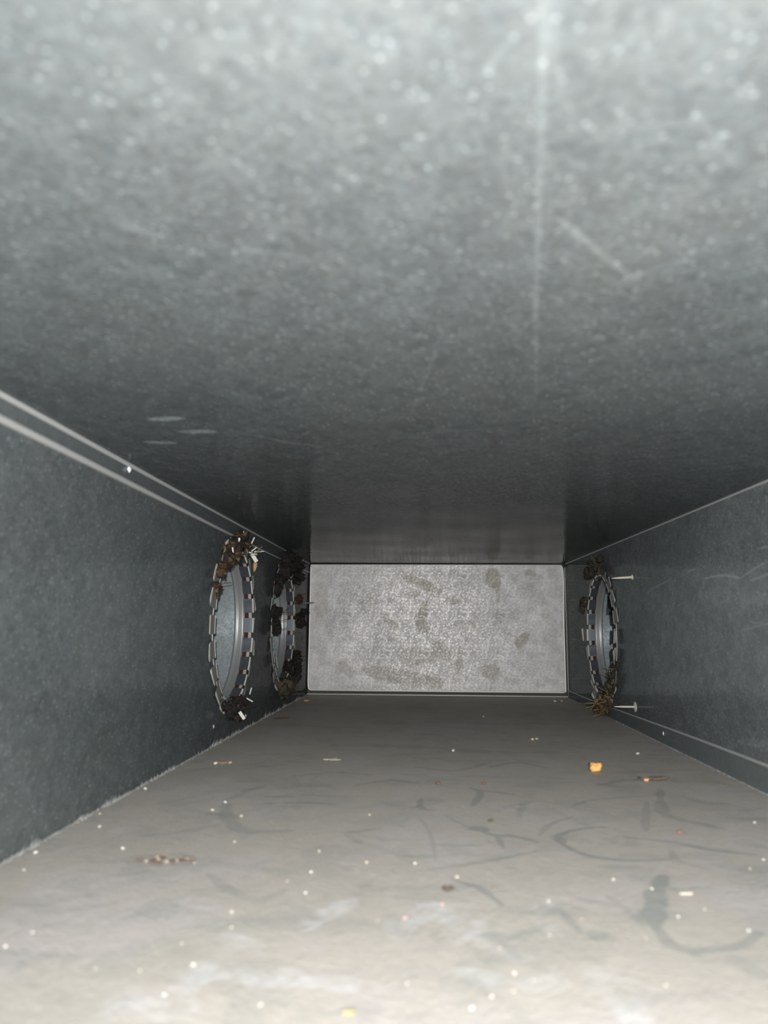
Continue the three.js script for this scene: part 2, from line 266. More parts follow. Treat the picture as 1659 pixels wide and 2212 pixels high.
// ---------------------------------------------------------------- building helpers
const used = {};
function numbered(n) { used[n] = (used[n] ?? -1) + 1; return used[n] ? `${n}_${String(used[n]).padStart(3, '0')}` : n; }
function mesh(name, geometry, material, parent) { const m = new THREE.Mesh(geometry, material); m.name = parent ? name : numbered(name); m.castShadow = m.receiveShadow = true; (parent ?? scene).add(m); return m; }
function thing(name, label, category, group) { const g = new THREE.Group(); g.name = numbered(name); g.userData = { label, category }; if (group) g.userData.group = group; scene.add(g); return g; }
function tag(o, label, category, group, kind) { o.userData.label = label; if (category) o.userData.category = category; if (group) o.userData.group = group; if (kind) o.userData.kind = kind; return o; }
function structure(o, label) { o.userData.kind = 'structure'; o.userData.label = label; return o; }
function gridSheet(nu, nv, at, thick) {             // a sheet with thickness: at(u, v) -> [x, y, z], thick -> offset of its hidden face
  const p = [], uv = [], ix = [], W = nu + 1, N = W * (nv + 1);
  for (const s of [0, 1]) for (let j = 0; j <= nv; j++) for (let i = 0; i <= nu; i++) { const q = at(i / nu, j / nv); p.push(q[0] + s * thick[0], q[1] + s * thick[1], q[2] + s * thick[2]); uv.push(i / nu, j / nv); }
  const quad = (a, b, c, d) => ix.push(a, b, c, a, c, d);
  for (let j = 0; j < nv; j++) for (let i = 0; i < nu; i++) { const a = j * W + i; quad(a, a + 1, a + 1 + W, a + W); quad(N + a, N + a + W, N + a + 1 + W, N + a + 1); }
  const g = new THREE.BufferGeometry(); g.setAttribute('position', new THREE.Float32BufferAttribute(p, 3)); g.setAttribute('uv', new THREE.Float32BufferAttribute(uv, 2)); g.setIndex(ix);
  const rim = new THREE.BufferGeometry(), rp = [], ru = [], ri = []; const loop = []; for (let i = 0; i <= nu; i++) loop.push(i); for (let j = 1; j <= nv; j++) loop.push(j * W + nu); for (let i = nu - 1; i >= 0; i--) loop.push(nv * W + i); for (let j = nv - 1; j >= 0; j--) loop.push(j * W);
  loop.forEach((k) => { for (const s of [0, N]) { rp.push(p[3 * (k + s)], p[3 * (k + s) + 1], p[3 * (k + s) + 2]); ru.push(uv[2 * k], uv[2 * k + 1]); } });
  for (let k = 0; k + 1 < loop.length; k++) ri.push(2 * k, 2 * k + 1, 2 * k + 3, 2 * k, 2 * k + 3, 2 * k + 2);
  rim.setAttribute('position', new THREE.Float32BufferAttribute(rp, 3)); rim.setAttribute('uv', new THREE.Float32BufferAttribute(ru, 2)); rim.setIndex(ri);
  g.computeVertexNormals(); rim.computeVertexNormals();
  return mergeGeometries([g, rim]);
}
function box(w, h, d, x, y, z) { const g = new THREE.BoxGeometry(w, h, d); g.translate(x, y, z); return g; }
function lump(r, seed, rough = 0.45, detail = 3, sx = 1, sy = 1, sz = 1) {   // an irregular crumb, not a ball
  let g = new THREE.IcosahedronGeometry(1, detail); g.deleteAttribute('uv'); g.deleteAttribute('normal'); g = mergeVertices(g, 1e-4);
  const p = g.attributes.position, v = new THREE.Vector3();
  for (let i = 0; i < p.count; i++) { v.fromBufferAttribute(p, i); const k = 1 + rough * (n3(v.x * 1.6 + 5, v.y * 1.6 + 5, v.z * 1.6 + 5, seed) - 0.5) * 2 + rough * 0.6 * (n3(v.x * 4 + 9, v.y * 4 + 9, v.z * 4 + 9, seed + 7) - 0.5) * 2; v.multiplyScalar(k * r); p.setXYZ(i, v.x * sx, v.y * sy, v.z * sz); }
  g.computeVertexNormals(); return g;
}
function tubeAlong(pts, r, seg = 16, rad = 6) { return new THREE.TubeGeometry(new THREE.CatmullRomCurve3(pts.map((p) => new THREE.Vector3(...p))), seg, r, rad, false); }

// ---------------------------------------------------------------- the duct
const HOLES = [ { side: -1, z: -0.734, y: 0.1045, name: 'near left' }, { side: -1, z: -0.988, y: 0.1055, name: 'far left' }, { side: 1, z: -0.962, y: 0.0950, name: 'right' } ];
const RC = 0.0730, RH = 0.0750, ST = 0.0012;        // collar radius, hole radius, sheet thickness

structure(mesh('floor', gridSheet(8, 24, (u, v) => [lerp(XL - 0.003, XR + 0.003, u), 0, lerp(MOUTH, ZB - 0.012, v)], [0, -0.002, 0]), floorMat), 'dusty grey-beige bottom sheet of the metal duct');
structure(mesh('ceiling', gridSheet(24, 48, (u, v) => { const x = lerp(XL - 0.003, XR + 0.003, u), z = lerp(MOUTH, ZB - 0.012, v); return [x, ceilingY(x, z), z]; }, [0, 0.0015, 0]), ceilingMat), 'galvanised top sheet of the duct with pale scratches');
function sideWall(name, side, mat, label) {
  const x = side < 0 ? XL : XR, s = new THREE.Shape();
  const top = (z) => ceilingY(x, z) + 0.0008;
  s.moveTo(MOUTH, -0.001); s.lineTo(ZB - 0.012, -0.001); s.lineTo(ZB - 0.012, top(ZB)); for (let k = 1; k <= 8; k++) { const z = lerp(ZB, MOUTH, k / 8); s.lineTo(z, top(z)); } s.closePath();
  for (const h of HOLES) if (h.side === side) { const p = new THREE.Path(); p.absarc(h.z, h.y, RH, 0, Math.PI * 2, true); s.holes.push(p); }
  const g = new THREE.ExtrudeGeometry(s, { depth: ST, bevelEnabled: false, curveSegments: 72 });   // in the plane (z, y), then stood up
  const p = g.attributes.position, uv = g.attributes.uv, n = g.attributes.normal;
  for (let i = 0; i < p.count; i++) { const z = p.getX(i), y = p.getY(i), d = p.getZ(i); p.setXYZ(i, x + side * d, y, z); uv.setXY(i, y / 0.21, (MOUTH - z) / LEN); n.setXYZ(i, side * n.getZ(i), n.getY(i), n.getX(i)); }
  const idx = g.index; if (!idx) { for (const a of Object.values(g.attributes)) { if (side < 0) continue; const k = a.itemSize; for (let i = 0; i < a.count; i += 3) for (let c = 0; c < k; c++) { const t = a.array[(i + 1) * k + c]; a.array[(i + 1) * k + c] = a.array[(i + 2) * k + c]; a.array[(i + 2) * k + c] = t; } } }
  return structure(mesh(name, g, mat), label);
}
sideWall('wall_left', -1, leftMat, 'left galvanised side sheet with two round branch openings');
sideWall('wall_right', 1, rightMat, 'right galvanised side sheet with one round branch opening and scratches');

// the end cap: a pressed pan whose face stands just inside the duct, its bends worn and with their highlight put into the colour, a dark gap round it
{
  const w = new THREE.Group(); w.name = 'wall_back'; structure(w, 'closed far end of the duct, a blotchy galvanised pan'); scene.add(w);
  const fx0 = -0.1838, fx1 = 0.2135, fy0 = 0.0058, fy1 = 0.2018, zf = ZB, r = 0.004;
  const s = new THREE.Shape(); s.moveTo(fx0 + r, fy0); s.lineTo(fx1 - r, fy0); s.quadraticCurveTo(fx1, fy0, fx1, fy0 + r); s.lineTo(fx1, fy1 - r); s.quadraticCurveTo(fx1, fy1, fx1 - r, fy1); s.lineTo(fx0 + r * 0.5, fy1); s.quadraticCurveTo(fx0, fy1, fx0, fy1 - r * 0.5); s.lineTo(fx0, fy0 + r); s.quadraticCurveTo(fx0, fy0, fx0 + r, fy0);
  const g = new THREE.ExtrudeGeometry(s, { depth: 0.006, bevelEnabled: true, bevelThickness: 0.0006, bevelSize: 0.0006, bevelOffset: -0.0006, bevelSegments: 3, curveSegments: 6 });
  g.translate(0, 0, zf - 0.0066); const p = g.attributes.position, uv = g.attributes.uv; for (let i = 0; i < p.count; i++) uv.setXY(i, (p.getX(i) - XL) / WID, p.getY(i) / 0.2065);
  mesh('face_panel', g, backMat, w);
  mesh('backing_plate', box(WID + 0.006, 0.208, 0.002, (XL + XR) / 2, 0.102, ZB - 0.0115), darkSteel, w);
  const e = 0.0009, edge = (name, pts, rad) => tag(mesh(name, tubeAlong(pts, rad, 40, 8), brightEdge, w), 'worn bend along the edge of the pan, its highlight put into the bright colour');
  edge('bend', [[fx0 + e, fy1 - 0.004, zf], [fx0 + e, 0.1, zf], [fx0 + e, fy0 + r, zf], [fx0 + r * 0.45, fy0 + r * 0.45, zf], [fx0 + r, fy0 + e, zf]], 0.0014);
  edge('bend', [[fx0 + r, fy0 + e, zf], [0, fy0 + e, zf], [fx1 - r, fy0 + e, zf]], 0.0014);
  edge('bend', [[fx1 - r * 0.6, fy1 - r * 0.45, zf], [fx1 - e, fy1 - r, zf], [fx1 - e, 0.1, zf], [fx1 - e, fy0 + r * 0.5, zf]], 0.0012);
  edge('bend', [[fx0 + r, fy1 - e * 0.6, zf], [0, fy1 - e * 0.6, zf], [fx1 - r, fy1 - e * 0.6, zf]], 0.0005);
  mesh('flange', box(WID - 0.003, 0.0016, 0.006, (XL + XR) / 2, 0.0009, ZB + 0.001), lipSteel, w);
  mesh('flange', box(0.0012, 0.196, 0.006, XR - 0.0008, 0.0995, ZB + 0.001), lipSteel, w);
  mesh('flange', box(WID - 0.004, 0.0008, 0.004, (XL + XR) / 2, 0.2021, ZB - 0.001), darkSteel, w);
}
// folded seam strips along two corners of the duct: a flat face between two worn rolled edges, their highlights put into a paler colour
const wornEdgeHighlight = new THREE.MeshPhysicalMaterial({ color: new THREE.Color().setRGB(0.44, 0.45, 0.445), metalness: 0.3, roughness: 0.45, specularIntensity: 0.4 });
function sweep(section, rows, at) {                 // section: [outwards, up] pairs; at(t) -> { x, y, z, s } of its origin
  const P = [], U = [], I = [], W = section.length;
  for (let j = 0; j <= rows; j++) { const q = at(j / rows); const k = q.k ?? 1; section.forEach(([o, e], i) => { P.push(q.x + q.s * o * k, q.y + e * k, q.z); U.push((q.y + e) / 0.05, -q.z / 0.2); }); }
  for (let j = 0; j < rows; j++) for (let i = 0; i + 1 < W; i++) { const k = j * W + i; I.push(k, k + W, k + 1, k + 1, k + W, k + W + 1); }
  const g = new THREE.BufferGeometry(); g.setAttribute('position', new THREE.Float32BufferAttribute(P, 3)); g.setAttribute('uv', new THREE.Float32BufferAttribute(U, 2)); g.setIndex(I); g.computeVertexNormals(); return g;
}
function strip(name, side, lo, hi, faceMat, rLo, rHi, label) {
  const w = new THREE.Group(); w.name = name; structure(w, label); scene.add(w);
  const x = side < 0 ? XL : XR, s = -side, z = (t) => lerp(MOUTH, ZB + 0.004, t), fp = 0.0010, circle = (r) => { const c = []; for (let k = 0; k <= 12; k++) { const a = -side * k / 12 * 2 * Math.PI; c.push([r * Math.cos(a), r * Math.sin(a)]); } return c; };
  const taper = (q) => 0.5 + 0.5 * smooth(-0.95, -0.35, q);          // the roll tightens toward the far end
  const N = 40, P = [], U = [], I = []; for (let j = 0; j <= N; j++) { const q = z(j / N); for (const [o, y] of [[0, lo(q)], [fp, lo(q)], [fp, lerp(lo(q), hi(q), 0.5)], [fp, hi(q)], [0, hi(q)]]) { P.push(x + s * o, y, q); U.push(y / 0.05, -q / 0.2); } }
  for (let j = 0; j < N; j++) for (let i = 0; i < 4; i++) { const k = j * 5 + i; side < 0 ? I.push(k, k + 5, k + 1, k + 1, k + 5, k + 6) : I.push(k, k + 1, k + 5, k + 1, k + 6, k + 5); }
  let g = new THREE.BufferGeometry(); g.setAttribute('position', new THREE.Float32BufferAttribute(P, 3)); g.setAttribute('uv', new THREE.Float32BufferAttribute(U, 2)); g.setIndex(I); g = g.toNonIndexed(); g.computeVertexNormals(); mesh('face', g, faceMat, w);
  if (rLo) mesh('rolled_edge', sweep(circle(rLo), N, (t) => ({ x: x + s * fp * 0.8, y: lo(z(t)) + rLo * 0.5, z: z(t), s, k: taper(z(t)) })), wornEdgeHighlight, w);
  if (rHi) mesh('rolled_edge', sweep(circle(rHi), N, (t) => ({ x: x + s * fp * 0.8, y: hi(z(t)) - rHi * 0.6 * taper(z(t)), z: z(t), s, k: taper(z(t)) })), wornEdgeHighlight, w);
  return w;
}
strip('trim_1', -1, (z) => 0.1878 + 0.003 * smooth(-0.9, -0.25, z), (z) => ceilingY(XL, z), leftMat, 0.0019, 0.0016, 'folded seam strip along the top left corner of the duct');
strip('trim_2', 1, () => 0.0, (z) => lerp(0.0105, 0.0185, smooth(-1.15, -0.45, z)), rightMat, 0, 0.0014, 'folded seam strip along the bottom right corner of the duct');
{ const c = []; for (let k = 0; k <= 10; k++) { const a = -k / 10 * 2 * Math.PI; c.push([0.0008 * Math.cos(a), 0.0008 * Math.sin(a)]); } const z = (t) => lerp(MOUTH, ZB + 0.006, t); structure(mesh('trim_3', sweep(c, 40, (t) => ({ x: XR - 0.0003, y: ceilingY(XR, z(t)) - 0.0004, z: z(t), s: -1 })), wornEdgeHighlight), 'thin bright fold along the top right corner of the duct'); }

// ---------------------------------------------------------------- branch collars: a sleeve with a bead and slit tabs folded over the rim of the hole
const collarMap = sheetColor(256, 256, 0.12, 0.12, 0.56, 133, null);
const collarMat = zinc(collarMap, 0.48, 0.12, { roughness: 0.40, metalness: 0.66, wave: 0.05 }); collarMat.map = sized(collarMap, 4, 1); collarMat.color.setRGB(0.98, 1.0, 1.03);
const tabMat = new THREE.MeshPhysicalMaterial({ color: new THREE.Color().setRGB(0.14, 0.155, 0.175), metalness: 0.8, roughness: 0.5, specularIntensity: 0.4 });
const flapMat = new THREE.MeshPhysicalMaterial({ color: new THREE.Color().setRGB(0.21, 0.21, 0.20), metalness: 0.45, roughness: 0.45, specularIntensity: 0.4 });
const foldMat = new THREE.MeshPhysicalMaterial({ color: new THREE.Color().setRGB(0.74, 0.72, 0.66), metalness: 0.08, roughness: 0.5, specularIntensity: 0.4 });  // pale copy of the tab metal, painting highlights on folds and tips
const rustBrown = new THREE.MeshStandardMaterial({ color: new THREE.Color().setRGB(0.05, 0.013, 0.010), roughness: 0.9 });
const beadMat = new THREE.MeshPhysicalMaterial({ color: new THREE.Color().setRGB(0.42, 0.43, 0.43), metalness: 0.62, roughness: 0.42, specularIntensity: 0.4 }), rimMat = new THREE.MeshPhysicalMaterial({ color: new THREE.Color().setRGB(0.46, 0.45, 0.42), metalness: 0.15, roughness: 0.5, specularIntensity: 0.4 });
const NT = 22;
function tabGeometries(fold, len, twist, w) {       // one tab in the collar's own frame: x outwards from the duct, radius along +y; its root, fold, flap and tip
  const rows = [[0.0076, 0], [0.003, 0], [-0.0012, 0]]; let a = 0, x = -0.0012, r = 0;
  const steps = 6, arc = 0.0034; for (let k = 1; k <= steps; k++) { a = fold * k / steps; x -= Math.cos(a) * arc / steps; r += Math.sin(a) * arc / steps; rows.push([x, r]); }
  for (let k = 1; k <= 4; k++) { a -= 0.10; x -= Math.cos(a) * len / 4; r += Math.sin(a) * len / 4; rows.push([x, r]); }
  const C = 5, last = rows.length - 1;
  return [[0, 3], [3, 8], [8, last - 1], [last - 1, last]].map(([from, to]) => {
    const P = [], U = [], I = [], L = to - from + 1;
    for (const s of [0, 1]) for (let j = from; j <= to; j++) { const [rx, rd] = rows[j]; for (let i = 0; i < C; i++) { const e = j === last ? 0.86 : 1, t = (i / (C - 1) - 0.5) * w * e, R = RC - 0.0004 + rd + s * 0.0004 * Math.cos(Math.min(1.4, j / 6)), tw = j > 8 ? twist * (i / (C - 1) - 0.5) * (j - 8) * 0.0006 : 0; P.push(rx - tw + s * (j > 5 ? 0.0004 : 0), R * Math.cos(t), R * Math.sin(t)); U.push(i / (C - 1), j / last); } }
    const N = L * C; for (let j = 0; j + 1 < L; j++) for (let i = 0; i + 1 < C; i++) { const k = j * C + i; I.push(k, k + 1, k + C, k + 1, k + C + 1, k + C, N + k, N + k + C, N + k + 1, N + k + 1, N + k + C, N + k + C + 1); }
    const side = (p, q) => I.push(p, N + p, q, q, N + p, N + q); for (let j = 0; j + 1 < L; j++) { side(j * C + C - 1, (j + 1) * C + C - 1); side((j + 1) * C, j * C); } for (let i = 0; i + 1 < C; i++) side((L - 1) * C + i + 1, (L - 1) * C + i);
    const g = new THREE.BufferGeometry(); g.setAttribute('position', new THREE.Float32BufferAttribute(P, 3)); g.setAttribute('uv', new THREE.Float32BufferAttribute(U, 2)); g.setIndex(I); g.computeVertexNormals(); return g;
  });
}
function collar(h, label, seed, missing = [], dark_arc = null) {
  const t = thing('duct_collar', label, 'duct collar'), q = rng(seed);
  t.position.set(h.side < 0 ? XL : XR, h.y, h.z); if (h.side < 0) t.rotation.y = Math.PI;     // local +x points out of the duct
  const prof = [[RC, 0.0070], [RC, 0.0185], [RC, 0.11], [RC + 0.0006, 0.11], [RC + 0.0006, 0.0070], [RC, 0.0070]];
  const sl = new THREE.LatheGeometry(prof.map(([r, y]) => new THREE.Vector2(r, y)), 96); sl.rotateZ(-Math.PI / 2);
  { const p = sl.attributes.position, uv = sl.attributes.uv; for (let i = 0; i < p.count; i++) uv.setY(i, p.getX(i) / 0.12); }
  mesh('sleeve', sl, collarMat, t);
  const bp = []; for (let k = 0; k <= 6; k++) { const a = k / 6 * Math.PI / 2; bp.push([RC + 0.0002 - 0.0018 * Math.sin(a), 0.0074 + 0.0016 * (1 - Math.cos(a))]); } bp.push([RC - 0.0013, 0.0128]); for (let k = 0; k <= 8; k++) { const a = k / 8 * Math.PI; bp.push([RC - 0.0013 - 0.0009 * Math.sin(a), 0.0142 + 0.0012 * (1 - Math.cos(a))]); } bp.push([RC + 0.0002, 0.0180]);
  const bg = new THREE.LatheGeometry(bp.map(([r, y]) => new THREE.Vector2(r, y)), 96); bg.rotateZ(-Math.PI / 2); tag(mesh('bead', bg, beadMat, t), 'smooth pressed bead round the sleeve');
  const hp = [[RC + 0.0002, -0.0004], [RC + 0.0011, -0.0006], [RC + 0.0022, -0.0003], [RC + 0.0022, 0.0026], [RC + 0.0002, 0.0026], [RC + 0.0002, -0.0004]]; const hg = new THREE.LatheGeometry(hp.map(([r, y]) => new THREE.Vector2(r, y)), 96); hg.rotateZ(-Math.PI / 2); tag(mesh('rim', hg, rimMat, t), 'pale cut edge of the opening showing between the tabs');
  for (let k = 0; k < NT; k++) { if (missing.includes(k)) { q(); q(); q(); continue; } const [root, fold, flap, tip] = tabGeometries((q() > 0.85 ? 1.35 : 1.78) + 0.22 * q(), 0.0098 + 0.003 * q(), (q() - 0.5) * 1.6, 2 * Math.PI / NT * 0.73), m = mesh('tab', root, tabMat, t); mesh('fold', fold, foldMat, m); mesh('flap', flap, flapMat, m); mesh('tip', tip, foldMat, m); m.rotation.x = (k + 0.5) * 2 * Math.PI / NT; }
  const ring = new THREE.LatheGeometry([[RC + 0.0035, ST + 0.0004], [RC + 0.035, ST + 0.0004], [RC + 0.035, 0.03], [RC + 0.0009, 0.03], [RC + 0.0009, 0.0082], [RC + 0.0035, 0.0078], [RC + 0.0035, ST + 0.0004]].map(([r, y]) => new THREE.Vector2(r, y)), 64); ring.rotateZ(-Math.PI / 2);
  tag(mesh('backing_ring', ring, rustBrown, t), 'dark red-brown board edge seen through the slots');
  const cap = new THREE.CylinderGeometry(RC + 0.0006, RC + 0.0006, 0.002, 48); cap.rotateZ(Math.PI / 2); cap.translate(0.111, 0, 0); mesh('light_stop_plate', cap, darkSteel, t);  // unseen plate added to keep daylight out of the sleeve
  if (dark_arc) { const lg = new THREE.LatheGeometry([[RC - 0.0012, 0.0215], [RC - 0.0012, 0.1], [RC - 0.0003, 0.1], [RC - 0.0003, 0.0215], [RC - 0.0012, 0.0215]].map(([r, y]) => new THREE.Vector2(r, y)), 40, dark_arc[0], dark_arc[1] - dark_arc[0]); lg.rotateZ(-Math.PI / 2); tag(mesh('dark_arc', lg, tabMat, t), 'dark curved sheet in the upper part of the sleeve'); }  // dark curved sheet lining part of the sleeve
  return t;
}
collar(HOLES[0], 'round beaded metal collar with folded tabs in the left wall, the nearer of two', 7);
collar(HOLES[1], 'round beaded metal collar with dark ragged rim in the left wall, beside the end panel', 19);
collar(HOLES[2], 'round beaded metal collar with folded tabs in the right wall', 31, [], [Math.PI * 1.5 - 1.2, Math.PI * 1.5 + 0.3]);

// ---------------------------------------------------------------- the flash, set back behind the lens to flatten its falloff
{
  const t = thing('flash_lamp', 'small round flash lamp at the open end of the duct', 'lamp');
  t.position.set(...FLASH.at); t.rotation.set(FLASH.aim[0], FLASH.aim[1], 0, 'YXZ');
  const hs = new THREE.LatheGeometry([[0.0, -0.001], [0.0044, -0.001], [0.005, -0.0004], [0.005, 0.004], [0, 0.004]].map(([r, y]) => new THREE.Vector2(r, y)), 32); hs.rotateX(Math.PI / 2); hs.translate(0, 0, 0.001);
  mesh('housing', hs, darkSteel, t);
  const lens = new THREE.CylinderGeometry(0.0035, 0.0035, 0.0006, 32); lens.rotateX(Math.PI / 2); lens.translate(0, 0, -0.0005);
  mesh('lamp_lens', lens, new THREE.MeshStandardMaterial({ color: 0xffffff, emissive: new THREE.Color().setRGB(...FLASH.color), emissiveIntensity: 2, roughness: 0.4 }), t);
  const sp = new THREE.SpotLight(new THREE.Color().setRGB(...FLASH.color), FLASH.power, 0, FLASH.cone, 1, 2);
  const d = new THREE.Vector3(0, 0, -1).applyEuler(t.rotation); sp.position.copy(t.position).addScaledVector(d, 0.002); sp.target.position.copy(sp.position).add(d); sp.castShadow = true; sp.shadow.radius = 0.18; sp.shadow.mapSize.set(2048, 2048); sp.shadow.camera.near = 0.01; sp.shadow.camera.far = 4; sp.name = 'flash_light'; scene.add(sp, sp.target);
}

// ---------------------------------------------------------------- debris on the collars, pins, crumbs
const flat = (r, g, b, rough = 0.9) => new THREE.MeshStandardMaterial({ color: new THREE.Color().setRGB(r, g, b), roughness: rough });
const crustMat = new THREE.MeshStandardMaterial({ vertexColors: true, roughness: 0.85 });
function coloured(g, fn) { const p = g.attributes.position, c = new Float32Array(p.count * 3); for (let i = 0; i < p.count; i++) { const k = fn(p.getX(i), p.getY(i), p.getZ(i)); c[3 * i] = k[0]; c[3 * i + 1] = k[1]; c[3 * i + 2] = k[2]; } g.setAttribute('color', new THREE.BufferAttribute(c, 3)); return g; }
function rim(h, deg, r, inward) { const a = deg * Math.PI / 180; return [(h.side < 0 ? XL : XR) - h.side * inward, h.y + r * Math.cos(a), h.z + r * Math.sin(a)]; }   // deg 0 = top, 90 = towards the camera
function clump(label, h, spots, palette, seed, o = {}) {   // spots: [deg, radius, inward, size]
  const t = thing('debris_clump', label, 'debris'), q = rng(seed), base = rim(h, spots[0][0], spots[0][1], spots[0][2]); t.position.set(...base);
  const gs = [];
  for (const [deg, r, inw, size] of spots) for (let k = 0; k < 3; k++) {
    const p = rim(h, deg + (q() - 0.5) * 8, r + (q() - 0.5) * size * 0.9, inw + (q() - 0.5) * size * 0.8), g = lump(size * (0.5 + 0.35 * q()), Math.floor(q() * 900), 0.75, 3, 0.7 + 0.6 * q(), 0.7 + 0.6 * q(), 0.7 + 0.6 * q());
    g.translate(p[0] - base[0], p[1] - base[1], p[2] - base[2]); gs.push(g);
  }
  const body = coloured(mergeGeometries(gs), (x, y, z) => { const n = n3(x * 420 + 50, y * 420 + 50, z * 420 + 50, seed), m = n3(x * 150 + 50, y * 150 + 50, z * 150 + 50, seed + 4), a = palette[0], b = palette[1], c = palette[2]; const k = smooth(0.45, 0.7, m); return [0, 1, 2].map((i) => lerp(lerp(a[i], b[i], k), c[i], smooth(0.72, 0.85, n))); });
  mesh('crust', body, crustMat, t);
  for (let k = 0; k < (o.fibres ?? 5); k++) { const s = spots[Math.floor(q() * spots.length)], p0 = rim(h, s[0], s[1], s[2]), pts = []; let p = p0.map((v, i) => v - base[i]), d = [-h.side * (0.3 + q()), (q() - 0.4), (q() - 0.5)]; for (let j = 0; j < 5; j++) { pts.push([...p]); p = p.map((v, i) => v + d[i] * s[3] * 0.55); d = d.map((v) => v + (q() - 0.5) * 0.9); } mesh('fibre', tubeAlong(pts, 0.00028 + 0.0002 * q(), 12, 5), flat(...(o.fibreColor ?? palette[1])), t); }
  for (const [deg, r, inw, len, turn, wid] of o.shreds ?? []) {   // torn bright bits of the rim
    const g = new RoundedBoxGeometry(wid ?? 0.0012, len, 0.0005, 2, 0.0002), p = g.attributes.position; for (let i = 0; i < p.count; i++) { const y = p.getY(i); p.setZ(i, p.getZ(i) + 90 * y * y); } g.computeVertexNormals();
    const m = mesh('metal_shred', g, foldMat, t), w = rim(h, deg, r, inw); m.position.set(w[0] - base[0], w[1] - base[1], w[2] - base[2]); m.rotation.set(0.3, -h.side * 0.5, turn); m.userData.label = 'bright torn bit of sheet metal';
  }
  return t;
}
const [H1, H2, H3] = HOLES;
const BROWN = [[0.012, 0.006, 0.004], [0.055, 0.028, 0.010], [0.15, 0.10, 0.05]], BLACK = [[0.004, 0.003, 0.0025], [0.010, 0.007, 0.005], [0.028, 0.02, 0.015]], OLIVE = [[0.02, 0.016, 0.009], [0.055, 0.043, 0.022], [0.09, 0.075, 0.05]], OCHRE = [[0.05, 0.03, 0.013], [0.14, 0.09, 0.04], [0.24, 0.19, 0.12]];
clump('rust-brown crust with torn metal bits on top of the nearer left collar', H1, [[12, 0.082, 0.004, 0.008], [22, 0.079, 0.006, 0.009], [32, 0.076, 0.006, 0.010], [2, 0.083, 0.006, 0.007], [40, 0.078, 0.004, 0.007], [-6, 0.085, 0.004, 0.006], [52, 0.080, 0.003, 0.006], [64, 0.079, 0.002, 0.006]], BROWN, 301, { fibres: 7, shreds: [[2, 0.089, 0.008, 0.004, 0.3], [-8, 0.083, 0.012, 0.011, -0.5], [-14, 0.078, 0.013, 0.007, -1.0], [36, 0.083, 0.009, 0.007, 0.1], [24, 0.084, 0.011, 0.009, 0.05, 0.0018], [-20, 0.077, 0.010, 0.009, 1.2], [-28, 0.078, 0.009, 0.010, 0.5, 0.004]] });
clump('near-black crust with bright torn bits at the bottom of the nearer left collar', H1, [[176, 0.083, 0.004, 0.008], [186, 0.082, 0.006, 0.009], [166, 0.080, 0.006, 0.009], [196, 0.079, 0.004, 0.007], [178, 0.075, 0.006, 0.008], [156, 0.080, 0.003, 0.006]], [BLACK[0], [0.022, 0.009, 0.006], [0.07, 0.045, 0.03]], 311, { fibres: 3, shreds: [[170, 0.084, 0.014, 0.009, 0.5, 0.003], [186, 0.088, 0.012, 0.005, -0.3], [204, 0.080, 0.010, 0.008, 0.9], [212, 0.077, 0.009, 0.007, -0.3]] });
clump('black crust hanging on top of the farther left collar', H2, [[4, 0.084, 0.006, 0.010], [18, 0.080, 0.008, 0.012], [-8, 0.085, 0.009, 0.011], [32, 0.078, 0.006, 0.010], [8, 0.074, 0.006, 0.011], [-18, 0.086, 0.010, 0.008], [44, 0.078, 0.003, 0.008], [56, 0.078, 0.003, 0.007]], BLACK, 321, { fibres: 8 });
clump('dark flake on the far rim of the farther left collar, below its black top crust', H2, [[-40, 0.084, 0.010, 0.007], [-46, 0.083, 0.007, 0.006]], BLACK, 331, { fibres: 2 });
clump('small dark flake on the far rim of the farther left collar, above the long pin', H2, [[-62, 0.085, 0.007, 0.006], [-65, 0.084, 0.010, 0.004]], [[0.03, 0.012, 0.008], [0.06, 0.02, 0.012], [0.08, 0.03, 0.02]], 341, { fibres: 2 });
clump('squarish dark flake on the far rim just under the long pin', H2, [[-82, 0.086, 0.011, 0.0075], [-86, 0.085, 0.008, 0.006]], BLACK, 351, { fibres: 1 });
clump('dark tuft on the near rim of the farther left collar', H2, [[82, 0.081, 0.004, 0.008], [89, 0.080, 0.006, 0.008], [95, 0.079, 0.007, 0.006]], BLACK, 361, { fibres: 6 });
clump('pair of dark lumps low on the far rim of the farther left collar', H2, [[-122, 0.082, 0.006, 0.006], [-128, 0.086, 0.010, 0.007]], BLACK, 371, { fibres: 2 });
clump('round black lump inside the lower rim of the farther left collar', H2, [[-146, 0.074, 0.002, 0.008], [-138, 0.086, 0.009, 0.007], [-150, 0.084, 0.008, 0.007]], BLACK, 381, { fibres: 3 });
clump('olive-brown crust at the bottom of the farther left collar', H2, [[180, 0.084, 0.004, 0.009], [190, 0.082, 0.007, 0.009], [172, 0.083, 0.003, 0.007], [200, 0.082, 0.008, 0.008], [166, 0.078, 0.003, 0.007]], OLIVE, 391, { fibres: 6 });
clump('dull olive-brown crust on top of the right collar', H3, [[10, 0.085, 0.003, 0.0065], [-4, 0.084, 0.005, 0.0065], [20, 0.086, 0.003, 0.006], [-17, 0.083, 0.006, 0.006], [-27, 0.084, 0.008, 0.005], [8, 0.095, 0.002, 0.005]], [OLIVE[0], [0.04, 0.033, 0.02], [0.06, 0.05, 0.035]], 401, { fibres: 7, fibreColor: [0.10, 0.09, 0.06] });
